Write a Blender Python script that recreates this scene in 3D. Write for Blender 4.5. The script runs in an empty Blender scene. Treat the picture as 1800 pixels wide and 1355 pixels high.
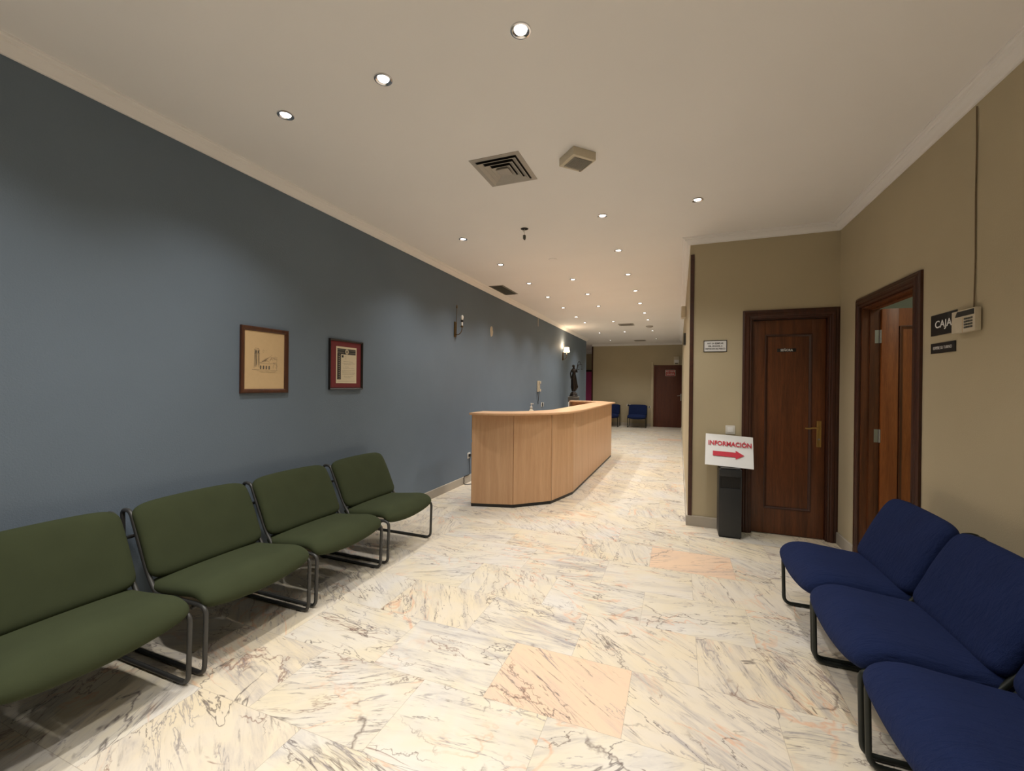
import bpy, bmesh, math, random
from mathutils import Vector, Matrix, Euler
PI = math.pi
SC = bpy.context.scene
COL = SC.collection

# ------------------------------------------------------------------ camera, world, exposure
CAM_YAW, CAM_PITCH, CAM_ROLL, CAM_F = 0.37176, -0.001587, 0.01107, 750.82
def make_camera():
    cd = bpy.data.cameras.new('camera')
    cd.sensor_fit = 'HORIZONTAL'; cd.sensor_width = 36.0
    cd.lens = 36.0 * CAM_F / 1800.0
    cd.clip_start = 0.05; cd.clip_end = 100
    o = bpy.data.objects.new('camera', cd); COL.objects.link(o)
    sy, cy, sp, cp = math.sin(CAM_YAW), math.cos(CAM_YAW), math.sin(CAM_PITCH), math.cos(CAM_PITCH)
    F = Vector((-sy*cp, cy*cp, sp)); R0 = Vector((cy, sy, 0)); U0 = R0.cross(F)
    cr, sr = math.cos(CAM_ROLL), math.sin(CAM_ROLL)
    R = R0*cr + U0*sr; U = -R0*sr + U0*cr
    m = Matrix.Identity(4)
    for i in range(3):
        m[i][0] = R[i]; m[i][1] = U[i]; m[i][2] = -F[i]
    m.translation = (0, 0, 1.36)
    o.matrix_world = m
    SC.camera = o
make_camera()
w = bpy.data.worlds.new('world'); SC.world = w; w.use_nodes = True
w.node_tree.nodes['Background'].inputs[0].default_value = (0.5, 0.55, 0.6, 1)
w.node_tree.nodes['Background'].inputs[1].default_value = 0.05
SC.view_settings.view_transform = 'Standard'; SC.view_settings.look = 'None'
SC.view_settings.gamma = 1.0; SC.view_settings.use_curve_mapping = False
SC.view_settings.exposure = 0.0
LAMP_W = 60.0            # watts of each ceiling spotlight
LAMP_COL = (1.0, 0.95, 0.885)

# ------------------------------------------------------------------ mesh helpers
class MB:
    def __init__(s): s.bm = bmesh.new()
    def poly(s, pts):
        return s.bm.faces.new([s.bm.verts.new(p) for p in pts])
    def box(s, x0, x1, y0, y1, z0, z1, bev=0.0, seg=2):
        b = bmesh.new()
        v = [b.verts.new((x, y, z)) for x in (x0, x1) for y in (y0, y1) for z in (z0, z1)]
        for f in ((0,1,3,2),(4,6,7,5),(0,4,5,1),(2,3,7,6),(0,2,6,4),(1,5,7,3)): b.faces.new([v[i] for i in f])
        if bev > 0: bmesh.ops.bevel(b, geom=list(b.edges), offset=bev, segments=seg, affect='EDGES', profile=0.6)
        s.add(b); return s
    def add(s, b, mat=None):
        if mat is not None: bmesh.ops.transform(b, matrix=mat, verts=b.verts)
        me = bpy.data.meshes.new('tmp'); b.to_mesh(me); b.free(); s.bm.from_mesh(me); bpy.data.meshes.remove(me)
    def prism(s, poly, z0, z1, bev=0.0):
        b = bmesh.new()
        lo = [b.verts.new((p[0], p[1], z0)) for p in poly]; hi = [b.verts.new((p[0], p[1], z1)) for p in poly]
        b.faces.new(lo[::-1]); b.faces.new(hi); n = len(poly)
        for i in range(n): b.faces.new((lo[i], lo[(i+1) % n], hi[(i+1) % n], hi[i]))
        bmesh.ops.recalc_face_normals(b, faces=b.faces)
        if bev > 0: bmesh.ops.bevel(b, geom=list(b.edges), offset=bev, segments=2, affect='EDGES')
        s.add(b); return s
    def tube(s, path, r, closed=False, seg=10, radii=None):
        P = [Vector(p) for p in path]; n = len(P); rings = []
        up = None
        for i in range(n):
            a = P[(i-1) % n] if (closed or i > 0) else P[i]
            c = P[(i+1) % n] if (closed or i < n-1) else P[i]
            t = (c-a).normalized()
            if up is None:
                up = Vector((0,0,1)) if abs(t.z) < 0.9 else Vector((1,0,0))
            up = (up - t*up.dot(t)).normalized(); sd = t.cross(up)
            rr = radii[i] if radii else r
            rings.append([s.bm.verts.new(P[i] + (up*math.cos(2*PI*k/seg) + sd*math.sin(2*PI*k/seg))*rr) for k in range(seg)])
        m = n if closed else n-1
        for i in range(m):
            A, B = rings[i], rings[(i+1) % n]
            for k in range(seg): s.bm.faces.new((A[k], A[(k+1) % seg], B[(k+1) % seg], B[k]))
        if not closed:
            s.bm.faces.new(rings[0][::-1]); s.bm.faces.new(rings[-1])
        return s
    def lathe(s, prof, c=(0,0,0), seg=24, axis='Z', rot=0.0):
        c = Vector(c); rings = []
        for (r, h) in prof:
            ring = []
            for k in range(seg):
                a = 2*PI*k/seg+rot; x, y = r*math.cos(a), r*math.sin(a)
                v = Vector((x, y, h)) if axis == 'Z' else (Vector((x, h, y)) if axis == 'Y' else Vector((h, x, y)))
                ring.append(s.bm.verts.new(c+v))
            rings.append(ring)
        for A, B in zip(rings, rings[1:]):
            for k in range(seg): s.bm.faces.new((A[k], A[(k+1) % seg], B[(k+1) % seg], B[k]))
        if prof[0][0] > 1e-5: s.bm.faces.new(rings[0][::-1])
        if prof[-1][0] > 1e-5: s.bm.faces.new(rings[-1])
        return s
    def sweep(s, path, prof, fn, closed=False):
        """path: 2D polyline; prof: (offset to the left of travel, height); fn maps (a, b, h) to 3D"""
        n = len(path); P = [Vector(p) for p in path]; rows = []
        def nrm(a, b):
            d = (b-a).normalized(); return Vector((-d.y, d.x))
        for i in range(n):
            if closed or 0 < i < n-1:
                n1 = nrm(P[(i-1) % n], P[i]); n2 = nrm(P[i], P[(i+1) % n]); m = (n1+n2); m = m/(m.dot(n1))
            else:
                m = nrm(P[0], P[1]) if i == 0 else nrm(P[-2], P[-1])
            rows.append([s.bm.verts.new(fn(*(P[i]+m*o), h)) for (o, h) in prof])
        k = len(prof)
        for i in range(n if closed else n-1):
            A, B = rows[i], rows[(i+1) % n]
            for j in range(k): s.bm.faces.new((A[j], A[(j+1) % k], B[(j+1) % k], B[j]))
        if not closed:
            s.bm.faces.new(rows[0][::-1]); s.bm.faces.new(rows[-1])
        return s
    def text(s, body, size, x, y, z=0.0, depth=0.0008, align='CENTER', sx=1.0, bold=0.0):
        cu = bpy.data.curves.new('t', 'FONT'); cu.body = body; cu.size = size
        cu.align_x = align; cu.align_y = 'CENTER'; cu.extrude = depth; cu.offset = bold; cu.resolution_u = 3
        o = bpy.data.objects.new('t', cu); COL.objects.link(o)
        dg = bpy.context.evaluated_depsgraph_get(); dg.update()
        me = bpy.data.meshes.new_from_object(o.evaluated_get(dg))
        b = bmesh.new(); b.from_mesh(me); bpy.data.meshes.remove(me)
        bpy.data.objects.remove(o); bpy.data.curves.remove(cu)
        s.add(b, Matrix.Translation((x, y, z)) @ Matrix.Diagonal((sx, 1, 1, 1))); return s
    def build(s, name, mat, parent=None, smooth=35, fix=True):
        if fix:
            bmesh.ops.remove_doubles(s.bm, verts=s.bm.verts, dist=1e-5)
            bmesh.ops.recalc_face_normals(s.bm, faces=s.bm.faces)
        me = bpy.data.meshes.new(name); s.bm.to_mesh(me); s.bm.free()
        me.materials.append(mat)
        if smooth:
            me.polygons.foreach_set('use_smooth', [True]*len(me.polygons))
            if smooth < 179: me.set_sharp_from_angle(angle=math.radians(smooth))
        o = bpy.data.objects.new(name, me); COL.objects.link(o)
        if parent is not None: o.parent = parent
        return o

def roundpath(pts, r, n=5, closed=False):
    P = [Vector(p) for p in pts]; out = []; m = len(P)
    for i in range(m):
        if not closed and i in (0, m-1): out.append(P[i]); continue
        a, b, c = P[(i-1) % m], P[i], P[(i+1) % m]
        d1 = (a-b); d2 = (c-b); rr = min(r, d1.length*0.45, d2.length*0.45)
        p, q = b + d1.normalized()*rr, b + d2.normalized()*rr
        for k in range(n+1):
            t = k/n; out.append(p*(1-t)**2 + b*2*t*(1-t) + q*t*t)
    return out

def tag(o, label=None, cat=None, group=None, kind=None):
    if label: o['label'] = label
    if cat: o['category'] = cat
    if group: o['group'] = group
    if kind: o['kind'] = kind
    return o
def thing(name, label, cat, mat=None, group=None):
    o = bpy.data.objects.new(name, None); COL.objects.link(o)
    o.empty_display_size = 0.1
    if mat is not None: o.matrix_world = mat
    return tag(o, label, cat, group)
def struct_root(name, mat=None):
    o = bpy.data.objects.new(name, None); COL.objects.link(o); o.empty_display_size = 0.1
    if mat is not None: o.matrix_world = mat
    o['kind'] = 'structure'; return o
def facing(origin, right, up=(0,0,1)):
    r = Vector(right).normalized(); u = Vector(up).normalized(); n = r.cross(u)
    m = Matrix.Identity(4)
    for i in range(3): m[i][0] = r[i]; m[i][1] = u[i]; m[i][2] = n[i]
    m.translation = Vector(origin); return m
def copy_tree(o, parent=None):
    c = o.copy(); COL.objects.link(c)
    if parent is not None: c.parent = parent
    for ch in list(o.children): copy_tree(ch, c)
    return c
def rotz(loc, a): return Matrix.Translation(loc) @ Matrix.Rotation(a, 4, 'Z')

# ------------------------------------------------------------------ materials
class NT:
    def __init__(s, name):
        s.m = bpy.data.materials.new(name); s.m.use_nodes = True
        s.t = s.m.node_tree; s.b = s.t.nodes['Principled BSDF']; s.tc = s.t.nodes.new('ShaderNodeTexCoord')
    def n(s, typ, **kw):
        nd = s.t.nodes.new(typ)
        for k, v in kw.items(): setattr(nd, k, v)
        return nd
    def L(s, a, b): s.t.links.new(a, b)
    def put(s, sock, v):
        if isinstance(v, (int, float)): sock.default_value = v
        elif isinstance(v, tuple): sock.default_value = v if len(v) == len(sock.default_value) else (*v, 1)[:len(sock.default_value)]
        else: s.L(v, sock)
    def math(s, op, a, b=0.0, c=None):
        nd = s.n('ShaderNodeMath', operation=op); s.put(nd.inputs[0], a); s.put(nd.inputs[1], b)
        if c is not None: s.put(nd.inputs[2], c)
        return nd.outputs[0]
    def mix(s, f, a, b, mode='MIX'):
        nd = s.n('ShaderNodeMix', data_type='RGBA', blend_type=mode)
        s.put(nd.inputs[0], f); s.put(nd.inputs[6], a); s.put(nd.inputs[7], b); return nd.outputs[2]
    def mapping(s, v, scale=(1,1,1), rot=(0,0,0), loc=(0,0,0)):
        nd = s.n('ShaderNodeMapping'); s.L(v, nd.inputs[0])
        nd.inputs['Scale'].default_value = scale; nd.inputs['Rotation'].default_value = rot; nd.inputs['Location'].default_value = loc
        return nd.outputs[0]
    def noise(s, v, scale, detail=4, rough=0.5, dist=0.0):
        nd = s.n('ShaderNodeTexNoise'); s.L(v, nd.inputs['Vector']); nd.inputs['Scale'].default_value = scale
        nd.inputs['Detail'].default_value = detail; nd.inputs['Roughness'].default_value = rough; nd.inputs['Distortion'].default_value = dist
        return nd.outputs['Fac']
    def ramp(s, f, stops):
        nd = s.n('ShaderNodeValToRGB'); s.L(f, nd.inputs[0]); e = nd.color_ramp.elements
        while len(e) < len(stops): e.new(0.5)
        for el, (p, c) in zip(e, stops):
            el.position = p; el.color = (c, c, c, 1) if isinstance(c, (int, float)) else (*c, 1)
        return nd.outputs[0]
    def bump(s, h, strength=0.2, dist=0.002):
        nd = s.n('ShaderNodeBump'); s.L(h, nd.inputs['Height']); nd.inputs['Strength'].default_value = strength
        nd.inputs['Distance'].default_value = dist; s.L(nd.outputs[0], s.b.inputs['Normal'])
    def base(s, v): s.put(s.b.inputs['Base Color'], v)
    def rough(s, v): s.put(s.b.inputs['Roughness'], v)

def srgb(r, g, b):
    f = lambda c: ((c/255+0.055)/1.055)**2.4 if c > 10 else c/255/12.92
    return (f(r), f(g), f(b))

def plain(name, col, rough=0.5, metal=0.0, var=0.06, emit=None, es=0.0, spec=0.5):
    t = NT(name); o = t.tc.outputs['Object']
    n = t.noise(o, 35, 3)
    t.base(t.mix(n, tuple(c*(1-var) for c in col), tuple(min(1, c*(1+var)) for c in col)))
    t.rough(rough); t.b.inputs['Metallic'].default_value = metal
    t.b.inputs['Specular IOR Level'].default_value = spec
    if emit:
        t.b.inputs['Emission Color'].default_value = (*emit, 1); t.b.inputs['Emission Strength'].default_value = es
    return t.m
def wallmat(name, col, strength=0.35, grain=170, var=0.05):
    t = NT(name); o = t.tc.outputs['Object']
    n = t.noise(o, 1.3, 3); f = t.noise(o, grain, 3, 0.6)
    c = t.mix(t.ramp(n, [(0.3, 0), (0.7, 1)]), tuple(c*(1-var) for c in col), tuple(c*(1+var) for c in col))
    t.base(c); t.rough(0.78); t.b.inputs['Specular IOR Level'].default_value = 0.25
    t.bump(f, strength, 0.004); return t.m
def wood(name, dark, light, scale=(14, 1.1, 14), rough=0.35, grain=1.0):
    t = NT(name); o = t.tc.outputs['Object']
    v = t.mapping(o, scale)
    a = t.noise(v, 1.6, 6, 0.62, 0.5); b = t.noise(t.mapping(o, tuple(q*5 for q in scale)), 3.0, 3, 0.6)
    c = t.mix(t.ramp(a, [(0.3, 0), (0.72, 1)]), dark, light)
    c = t.mix(t.math('MULTIPLY', t.ramp(b, [(0.35, 1), (0.6, 0)]), 0.35*grain), c, tuple(x*0.55 for x in dark))
    t.base(c); t.rough(rough); t.bump(b, 0.06, 0.001); return t.m
def fabric(name, col, wrinkle=0.0):
    t = NT(name); o = t.tc.outputs['Object']
    n = t.noise(o, 9, 4); f = t.noise(o, 420, 2)
    c = t.mix(n, tuple(x*0.86 for x in col), tuple(x*1.12 for x in col))
    t.base(c); t.rough(0.95); t.b.inputs['Specular IOR Level'].default_value = 0.15
    t.b.inputs['Sheen Weight'].default_value = 0.06; t.b.inputs['Sheen Roughness'].default_value = 0.5
    t.b.inputs['Sheen Tint'].default_value = (*[min(1, x*3+0.05) for x in col], 1)
    h = f
    if wrinkle:
        wv = t.noise(t.mapping(o, (3, 14, 6)), 3.0, 5, 0.55, 0.8)
        h = t.math('ADD', t.math('MULTIPLY', wv, wrinkle), t.math('MULTIPLY', f, 0.12))
        t.bump(h, 0.9, 0.022)
    else: t.bump(h, 0.15, 0.001)
    return t.m

def marble_floor():
    t = NT('marble_floor'); o = t.tc.outputs['Object']
    sep = t.n('ShaderNodeSeparateXYZ'); t.L(o, sep.inputs[0]); X, Y = sep.outputs[0], sep.outputs[1]
    v = t.math('DIVIDE', t.math('SUBTRACT', Y, 1.69), 0.4225); row = t.math('FLOOR', v)
    par = t.math('MODULO', t.math('ABSOLUTE', row), 2.0)
    u = t.math('ADD', t.math('DIVIDE', t.math('ADD', X, 0.78), 0.5875), t.math('MULTIPLY', par, 0.5)); col = t.math('FLOOR', u)
    fu, fv = t.math('FRACT', u), t.math('FRACT', v)
    du = t.math('MULTIPLY', t.math('MINIMUM', fu, t.math('SUBTRACT', 1.0, fu)), 0.5875)
    dv = t.math('MULTIPLY', t.math('MINIMUM', fv, t.math('SUBTRACT', 1.0, fv)), 0.4225)
    edge = t.math('LESS_THAN', t.math('MINIMUM', du, dv), 0.0011)
    cmb = t.n('ShaderNodeCombineXYZ'); t.L(col, cmb.inputs[0]); t.L(row, cmb.inputs[1])
    wn = t.n('ShaderNodeTexWhiteNoise', noise_dimensions='3D'); t.L(cmb.outputs[0], wn.inputs['Vector'])
    rs = t.n('ShaderNodeSeparateColor'); t.L(wn.outputs['Color'], rs.inputs[0]); r1, r2, r3 = rs.outputs
    def is_tile(c, r):
        return t.math('MULTIPLY', t.math('LESS_THAN', t.math('ABSOLUTE', t.math('SUBTRACT', col, float(c))), 0.5),
                      t.math('LESS_THAN', t.math('ABSOLUTE', t.math('SUBTRACT', row, float(r))), 0.5))
    pink0, grey0 = is_tile(0, 0), is_tile(0, 1)
    vr = t.n('ShaderNodeVectorRotate', rotation_type='Z_AXIS'); t.L(o, vr.inputs['Vector'])
    ang = t.math('ADD', t.math('MULTIPLY', t.math('SUBTRACT', r1, 0.5), 1.9), 0.38)
    ang = t.math('SUBTRACT', ang, t.math('MULTIPLY', grey0, 0.0))
    t.L(ang, vr.inputs['Angle'])
    off = t.n('ShaderNodeVectorMath', operation='MULTIPLY_ADD'); t.L(wn.outputs['Color'], off.inputs[0])
    off.inputs[1].default_value = (23, 31, 17); t.L(vr.outputs[0], off.inputs[2]); P = off.outputs[0]
    # broad soft streaks
    st = t.noise(t.mapping(P, (1.4, 7, 1)), 1.5, 7, 0.66, 0.9)
    st2 = t.noise(t.mapping(P, (3.0, 26, 1)), 2.0, 6, 0.7, 0.6)
    cream = srgb(222, 212, 188); white = srgb(220, 216, 208); lilac = srgb(160, 156, 160); pinkc = srgb(232, 202, 174)
    base = t.mix(t.ramp(t.noise(P, 2.3, 4, 0.6, 0.6), [(0.35, 0), (0.65, 1)]), cream, white)
    base = t.mix(t.math('MULTIPLY', t.ramp(r3, [(0.3, 0), (1.0, 1)]), 0.35), base, srgb(232, 212, 178))
    pinkf = t.math('MAXIMUM', pink0, t.math('GREATER_THAN', r2, 0.975))
    base = t.mix(t.math('MULTIPLY', pinkf, 0.95), base, pinkc)
    amt = t.math('ADD', t.math('MULTIPLY', r2, 0.55), t.math('MULTIPLY', grey0, 0.9))
    amt = t.math('MULTIPLY', amt, t.math('SUBTRACT', 1.0, t.math('MULTIPLY', pinkf, 0.85)))
    sf = t.ramp(st, [(0.46, 0), (0.66, 1)])
    base = t.mix(t.math('MULTIPLY', t.math('MULTIPLY', sf, t.ramp(st2, [(0.35, 0.25), (0.62, 1)])), t.math('MINIMUM', t.math('ADD', amt, 0.3), 1.0)), base, lilac)
    # fine grey brush flecks
    fl = t.ramp(st2, [(0.57, 0), (0.66, 1)]); flm = t.ramp(t.noise(P, 3.1, 3, 0.5, 0.4), [(0.42, 0), (0.60, 1)])
    base = t.mix(t.math('MULTIPLY', t.math('MULTIPLY', fl, flm), 0.80), base, srgb(112, 104, 100))
    # short dark spots
    sp = t.ramp(t.noise(t.mapping(P, (5, 15, 1)), 2.0, 3, 0.55, 0.7), [(0.725, 0), (0.745, 1)])
    base = t.mix(t.math('MULTIPLY', sp, 0.75), base, srgb(112, 92, 78))
    # warm veins
    wv = t.math('ABSOLUTE', t.math('SUBTRACT', t.noise(t.mapping(P, (0.9, 1.7, 1), rot=(0, 0, 0.5)), 1.6, 4, 0.55, 1.6), 0.5))
    wm = t.ramp(t.noise(P, 1.9, 2), [(0.5, 0), (0.62, 1)])
    base = t.mix(t.math('MULTIPLY', t.math('MULTIPLY', t.ramp(wv, [(0.0, 1), (0.022, 0)]), wm), 0.5), base, srgb(226, 160, 112))
    def vein(scale, rot, ns, width, msk, colr, f, seed):
        nonlocal base
        q = t.mapping(P, scale, rot=rot, loc=(seed, seed*0.7, 0))
        d_ = t.math('ABSOLUTE', t.math('SUBTRACT', t.noise(q, ns, 6, 0.58, 0.7), 0.5))
        mk = t.ramp(t.noise(q, 1.7, 2, 0.5), [(msk, 0), (msk+0.05, 1)])
        base = t.mix(t.math('MULTIPLY', t.math('MULTIPLY', t.ramp(d_, [(0.0, 1), (width, 0)]), mk), f), base, colr)
    vein((0.7, 2.2, 1), (0, 0, 0.3), 1.5, 0.007, 0.47, srgb(92, 82, 80), 0.85, 3.0)
    vein((0.6, 1.5, 1), (0, 0, -0.5), 1.7, 0.006, 0.49, srgb(128, 96, 84), 0.8, 11.0)
    vein((1.2, 4.5, 1), (0, 0, 0.05), 1.6, 0.012, 0.50, srgb(138, 132, 136), 0.7, 29.0)
    # thin dark cracks
    def crack(scale, rot, width, msk, colr, f):
        nonlocal base
        d = t.noise(P, 5.0, 4, 0.6); va = t.n('ShaderNodeVectorMath', operation='ADD')
        cc = t.n('ShaderNodeCombineXYZ'); t.L(t.math('MULTIPLY', d, 0.22), cc.inputs[0]); t.L(t.math('MULTIPLY', t.noise(P, 7.3, 4, 0.65), 0.22), cc.inputs[1])
        t.L(P, va.inputs[0]); t.L(cc.outputs[0], va.inputs[1])
        vo = t.n('ShaderNodeTexVoronoi', feature='DISTANCE_TO_EDGE'); t.L(t.mapping(va.outputs[0], scale, rot=rot), vo.inputs['Vector']); vo.inputs['Scale'].default_value = 1.0
        m = t.ramp(t.noise(P, 2.6, 3, 0.5), [(msk, 0), (msk+0.06, 1)])
        base = t.mix(t.math('MULTIPLY', t.math('MULTIPLY', t.ramp(vo.outputs[0], [(0.0, 1), (width, 0)]), m), f), base, colr)
    crack((0.9, 2.6, 1), (0, 0, 0.25), 0.010, 0.50, srgb(104, 88, 80), 0.75)
    
    base = t.mix(t.math('MULTIPLY', edge, 0.42), base, srgb(140, 126, 108))
    t.base(base); t.rough(t.math('ADD', 0.24, t.math('MULTIPLY', st2, 0.1)))
    t.b.inputs['Specular IOR Level'].default_value = 0.45
    return t.m

M = {}
M['floor'] = marble_floor()
M['blue'] = wallmat('blue_paint', (0.148, 0.190, 0.240), 0.4, 120)
M['beige'] = wallmat('beige_vinyl', (0.49, 0.42, 0.285), 0.3, 260)
M['pale'] = wallmat('pale_wall', (0.60, 0.62, 0.52), 0.2)
M['ceil'] = wallmat('ceiling_white', (0.90, 0.88, 0.87), 0.05, 90, 0.015)
M['cornice'] = wallmat('cornice_white', (0.88, 0.86, 0.85), 0.03, 90, 0.015)
M['door'] = wood('sapele_door', srgb(76, 42, 22), srgb(122, 70, 38), (15, 0.9, 15), 0.38)
M['casing'] = wood('sapele_casing', srgb(54, 28, 17), srgb(80, 42, 27), (15, 0.9, 15), 0.4)
M['leaf_lit'] = wood('sapele_leaf_lit', srgb(128, 68, 30), srgb(176, 104, 52), (15, 0.9, 15), 0.4)  # same sapele as the closed door, stronger light put into its colour
M['fardoor'] = wood('far_door_wood', srgb(82, 40, 28), srgb(104, 54, 36), (10, 0.9, 10), 0.45)
M['beech'] = wood('beech_veneer', srgb(192, 150, 112), srgb(212, 172, 134), (9, 9, 0.55), 0.42, 0.35)
M['beechtop'] = wood('beech_top', srgb(204, 162, 122), srgb(220, 180, 142), (7, 0.9, 7), 0.3, 0.3)
M['green'] = fabric('green_fabric', (0.040, 0.049, 0.024))
M['bluefab'] = fabric('navy_fabric', (0.012, 0.022, 0.078), 0.55)
M['frame'] = plain('grey_tube', (0.055, 0.055, 0.053), 0.42, 0.3)
M['darkframe'] = plain('green_black_tube', (0.016, 0.02, 0.017), 0.4, 0.2)
M['rubber'] = plain('black_rubber', (0.012, 0.012, 0.012), 0.8)
M['black'] = plain('black_plastic', (0.008, 0.008, 0.009), 0.45)
M['bin'] = plain('charcoal_metal', (0.028, 0.030, 0.033), 0.42, 0.2)
M['dark'] = plain('void_shade', (0.01, 0.009, 0.008), 0.9)  # near-black, stands for the shade inside openings
M['brass'] = plain('brass', (0.62, 0.43, 0.17), 0.28, 1.0)
M['oldbrass'] = plain('aged_brass', (0.17, 0.105, 0.04), 0.32, 0.9)
M['chrome'] = plain('chrome', (0.72, 0.72, 0.74), 0.2, 1.0)
M['steel'] = plain('steel', (0.5, 0.48, 0.45), 0.35, 0.9)
M['white'] = plain('white_plastic', (0.72, 0.70, 0.66), 0.4)
M['cream'] = plain('cream_plastic', (0.62, 0.55, 0.42), 0.45)
M['paper'] = plain('white_paper', (0.80, 0.80, 0.80), 0.7, var=0.01)
M['oldpaper'] = plain('aged_paper', (0.60, 0.43, 0.235), 0.7, var=0.05)
M['certpaper'] = plain('certificate_paper', (0.66, 0.58, 0.42), 0.7, var=0.03)
M['redmat'] = plain('red_mount', (0.16, 0.022, 0.026), 0.8)
M['red'] = plain('red_ink', (0.55, 0.02, 0.045), 0.6)
M['ink'] = plain('grey_ink', (0.12, 0.10, 0.075), 0.8)
M['blackink'] = plain('black_ink', (0.02, 0.02, 0.02), 0.7)
M['whiteink'] = plain('white_ink', (0.75, 0.75, 0.74), 0.6)
M['redsign'] = plain('red_sign', (0.35, 0.02, 0.02), 0.5)
M['walnut'] = wood('walnut_frame', srgb(58, 30, 16), srgb(92, 50, 26), (20, 2, 20), 0.4)
M['blackwood'] = plain('black_lacquer', (0.012, 0.009, 0.009), 0.35)
M['bronze'] = plain('dark_bronze', (0.020, 0.014, 0.010), 0.42, 0.6, 0.3)
M['pedestal'] = plain('pedestal_grey', (0.09, 0.075, 0.062), 0.5)
M['stone'] = wallmat('marble_skirting', (0.42, 0.38, 0.32), 0.02, 20, 0.30)
M['magenta'] = plain('magenta_paint', (0.55, 0.07, 0.24), 0.6)
M['grille'] = plain('grille_grey', (0.42, 0.39, 0.35), 0.5, 0.2)
M['grilledark'] = plain('grille_dark', (0.20, 0.185, 0.16), 0.6)
M['darkgrille'] = plain('grey_green_grille', (0.085, 0.085, 0.07), 0.55)
M['glow'] = plain('lamp_lens', (0.9, 0.9, 0.9), 0.3, emit=(1.0, 0.96, 0.93), es=14.0)
M['shade'] = plain('lit_shade', (0.9, 0.8, 0.65), 0.7, emit=(1.0, 0.78, 0.52), es=5.0)
M['bulb'] = plain('frosted_bulb', (0.75, 0.72, 0.66), 0.25)
M['plaster'] = plain('bare_plaster', (0.50, 0.44, 0.34), 0.9)
M['conduit'] = plain('beige_trunking', (0.56, 0.49, 0.34), 0.5)
M['brownwire'] = plain('brown_wire', (0.16, 0.11, 0.06), 0.6)

# ------------------------------------------------------------------ the shell
XL = -2.717; YP = 4.549; XC = 0.095; YF = 15.19; ZC = 2.812; ZK = 2.751; YB = -2.4; YE = 13.37
xr = lambda y: 1.371 - 0.0122*y
def struct(name, mb, mat, smooth=35):
    o = mb.build(name, mat, None, smooth); o['kind'] = 'structure'; return o
struct('floor', MB().box(-7, 4.2, YB-0.2, 18, -0.12, 0), M['floor'])
struct('ceiling', MB().box(-7, 4.2, YB-0.2, 18, ZC, ZC+0.1), M['ceil'])
struct('wall_left', MB().box(XL-0.16, XL, YB, YE, 0, ZC), M['blue'])
struct('wall_back', MB().box(XL-0.16, 1.6, YB-0.15, YB, 0, ZC), M['beige'])
# right wall with the doorway
D2A, D2B, D2Z = 3.286, 4.078, 1.985
mb = MB()
T = 0.11
def rw(y0, y1, z0, z1): mb.prism([(xr(y0), y0), (xr(y0)+T, y0), (xr(y1)+T, y1), (xr(y1), y1)], z0, z1)
rw(YB, D2A, 0, ZC); rw(D2B, YP+0.12, 0, ZC); rw(D2A, D2B, D2Z, ZC)
struct('wall_right', mb, M['beige'])
# wall with the closed door
D1A, D1B, D1Z = 0.637, 1.238, 2.0
mb = MB()
mb.box(XC, D1A, YP, YP+0.14, 0, ZC); mb.box(D1B, xr(YP)+0.001, YP, YP+0.14, 0, ZC); mb.box(D1A, D1B, YP, YP+0.14, D1Z, ZC)
struct('wall_front', mb, M['beige'])
struct('wall_corridor', MB().box(XC, XC+0.12, YP+0.14, 14.3, 0, ZC), M['beige'])
struct('wall_far', MB().box(-2.86, 1.4, YF, YF+0.15, 0, ZC), M['beige'])
struct('wall_far_right', MB().box(1.3, 1.42, 14.0, YF, 0, ZC), M['beige'])
struct('wall_recess', MB().box(-7, -2.0, 17.5, 17.65, 0, ZC), M['beige'])
struct('wall_recess_left', MB().box(-6.2, -6.05, 13.0, 17.5, 0, ZC), M['beige'])
# small room behind the open door
mb = MB()
mb.box(3.6, 3.7, 1.4, 5.6, 0, ZC); mb.box(1.46, 3.6, 5.5, 5.6, 0, ZC); mb.box(1.5, 3.6, 1.4, 1.5, 0, ZC); 
struct('wall_side_room', mb, M['pale'])
# cornices
prof = [(0, ZK), (0.012, ZK), (0.016, ZK+0.008), (0.030, ZK+0.014), (0.040, ZK+0.030), (0.052, ZK+0.036), (0.054, ZK+0.044), (0.066, ZK+0.048), (0.070, ZK+0.055), (0.078, ZK+0.056), (0.078, ZC), (0, ZC)]
f3 = lambda a, b, h: (a, b, h)
struct('trim_1', MB().sweep([(XL, YE), (XL, YB)], prof, f3), M['cornice'])
struct('trim_2', MB().sweep([(xr(YB), YB), (xr(YP), YP), (XC, YP), (XC, 14.3)], prof, f3), M['cornice'])
struct('trim_3', MB().sweep([(1.3, YF), (-2.86, YF)], prof, f3), M['cornice'])
struct('trim_4', MB().sweep([(-2.0, 17.5), (-6.05, 17.5)], [(0, 2.66), (0.02, 2.66), (0.1, 2.72), (0.12, ZC), (0, ZC)], f3), M['cornice'])
# skirtings
bp = [(0, 0), (0.014, 0), (0.014, 0.096), (0.011, 0.1), (0, 0.1)]
struct('baseboard_left', MB().sweep([(XL, YE), (XL, YB)], bp, f3), M['stone'])
mb = MB(); mb.sweep([(xr(YB), YB), (xr(3.205), 3.205)], bp, f3); mb.sweep([(xr(4.165), 4.165), (xr(YP), YP-0.001)], bp, f3)
struct('baseboard_right', mb, M['stone'])
struct('baseboard_front', MB().sweep([(0.552, YP), (XC, YP), (XC, 14.3)], bp, f3), M['stone'])
mb = MB(); mb.sweep([(-0.80, YF), (-2.86, YF)], bp, f3)
struct('baseboard_far', mb, M['stone'])
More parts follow.
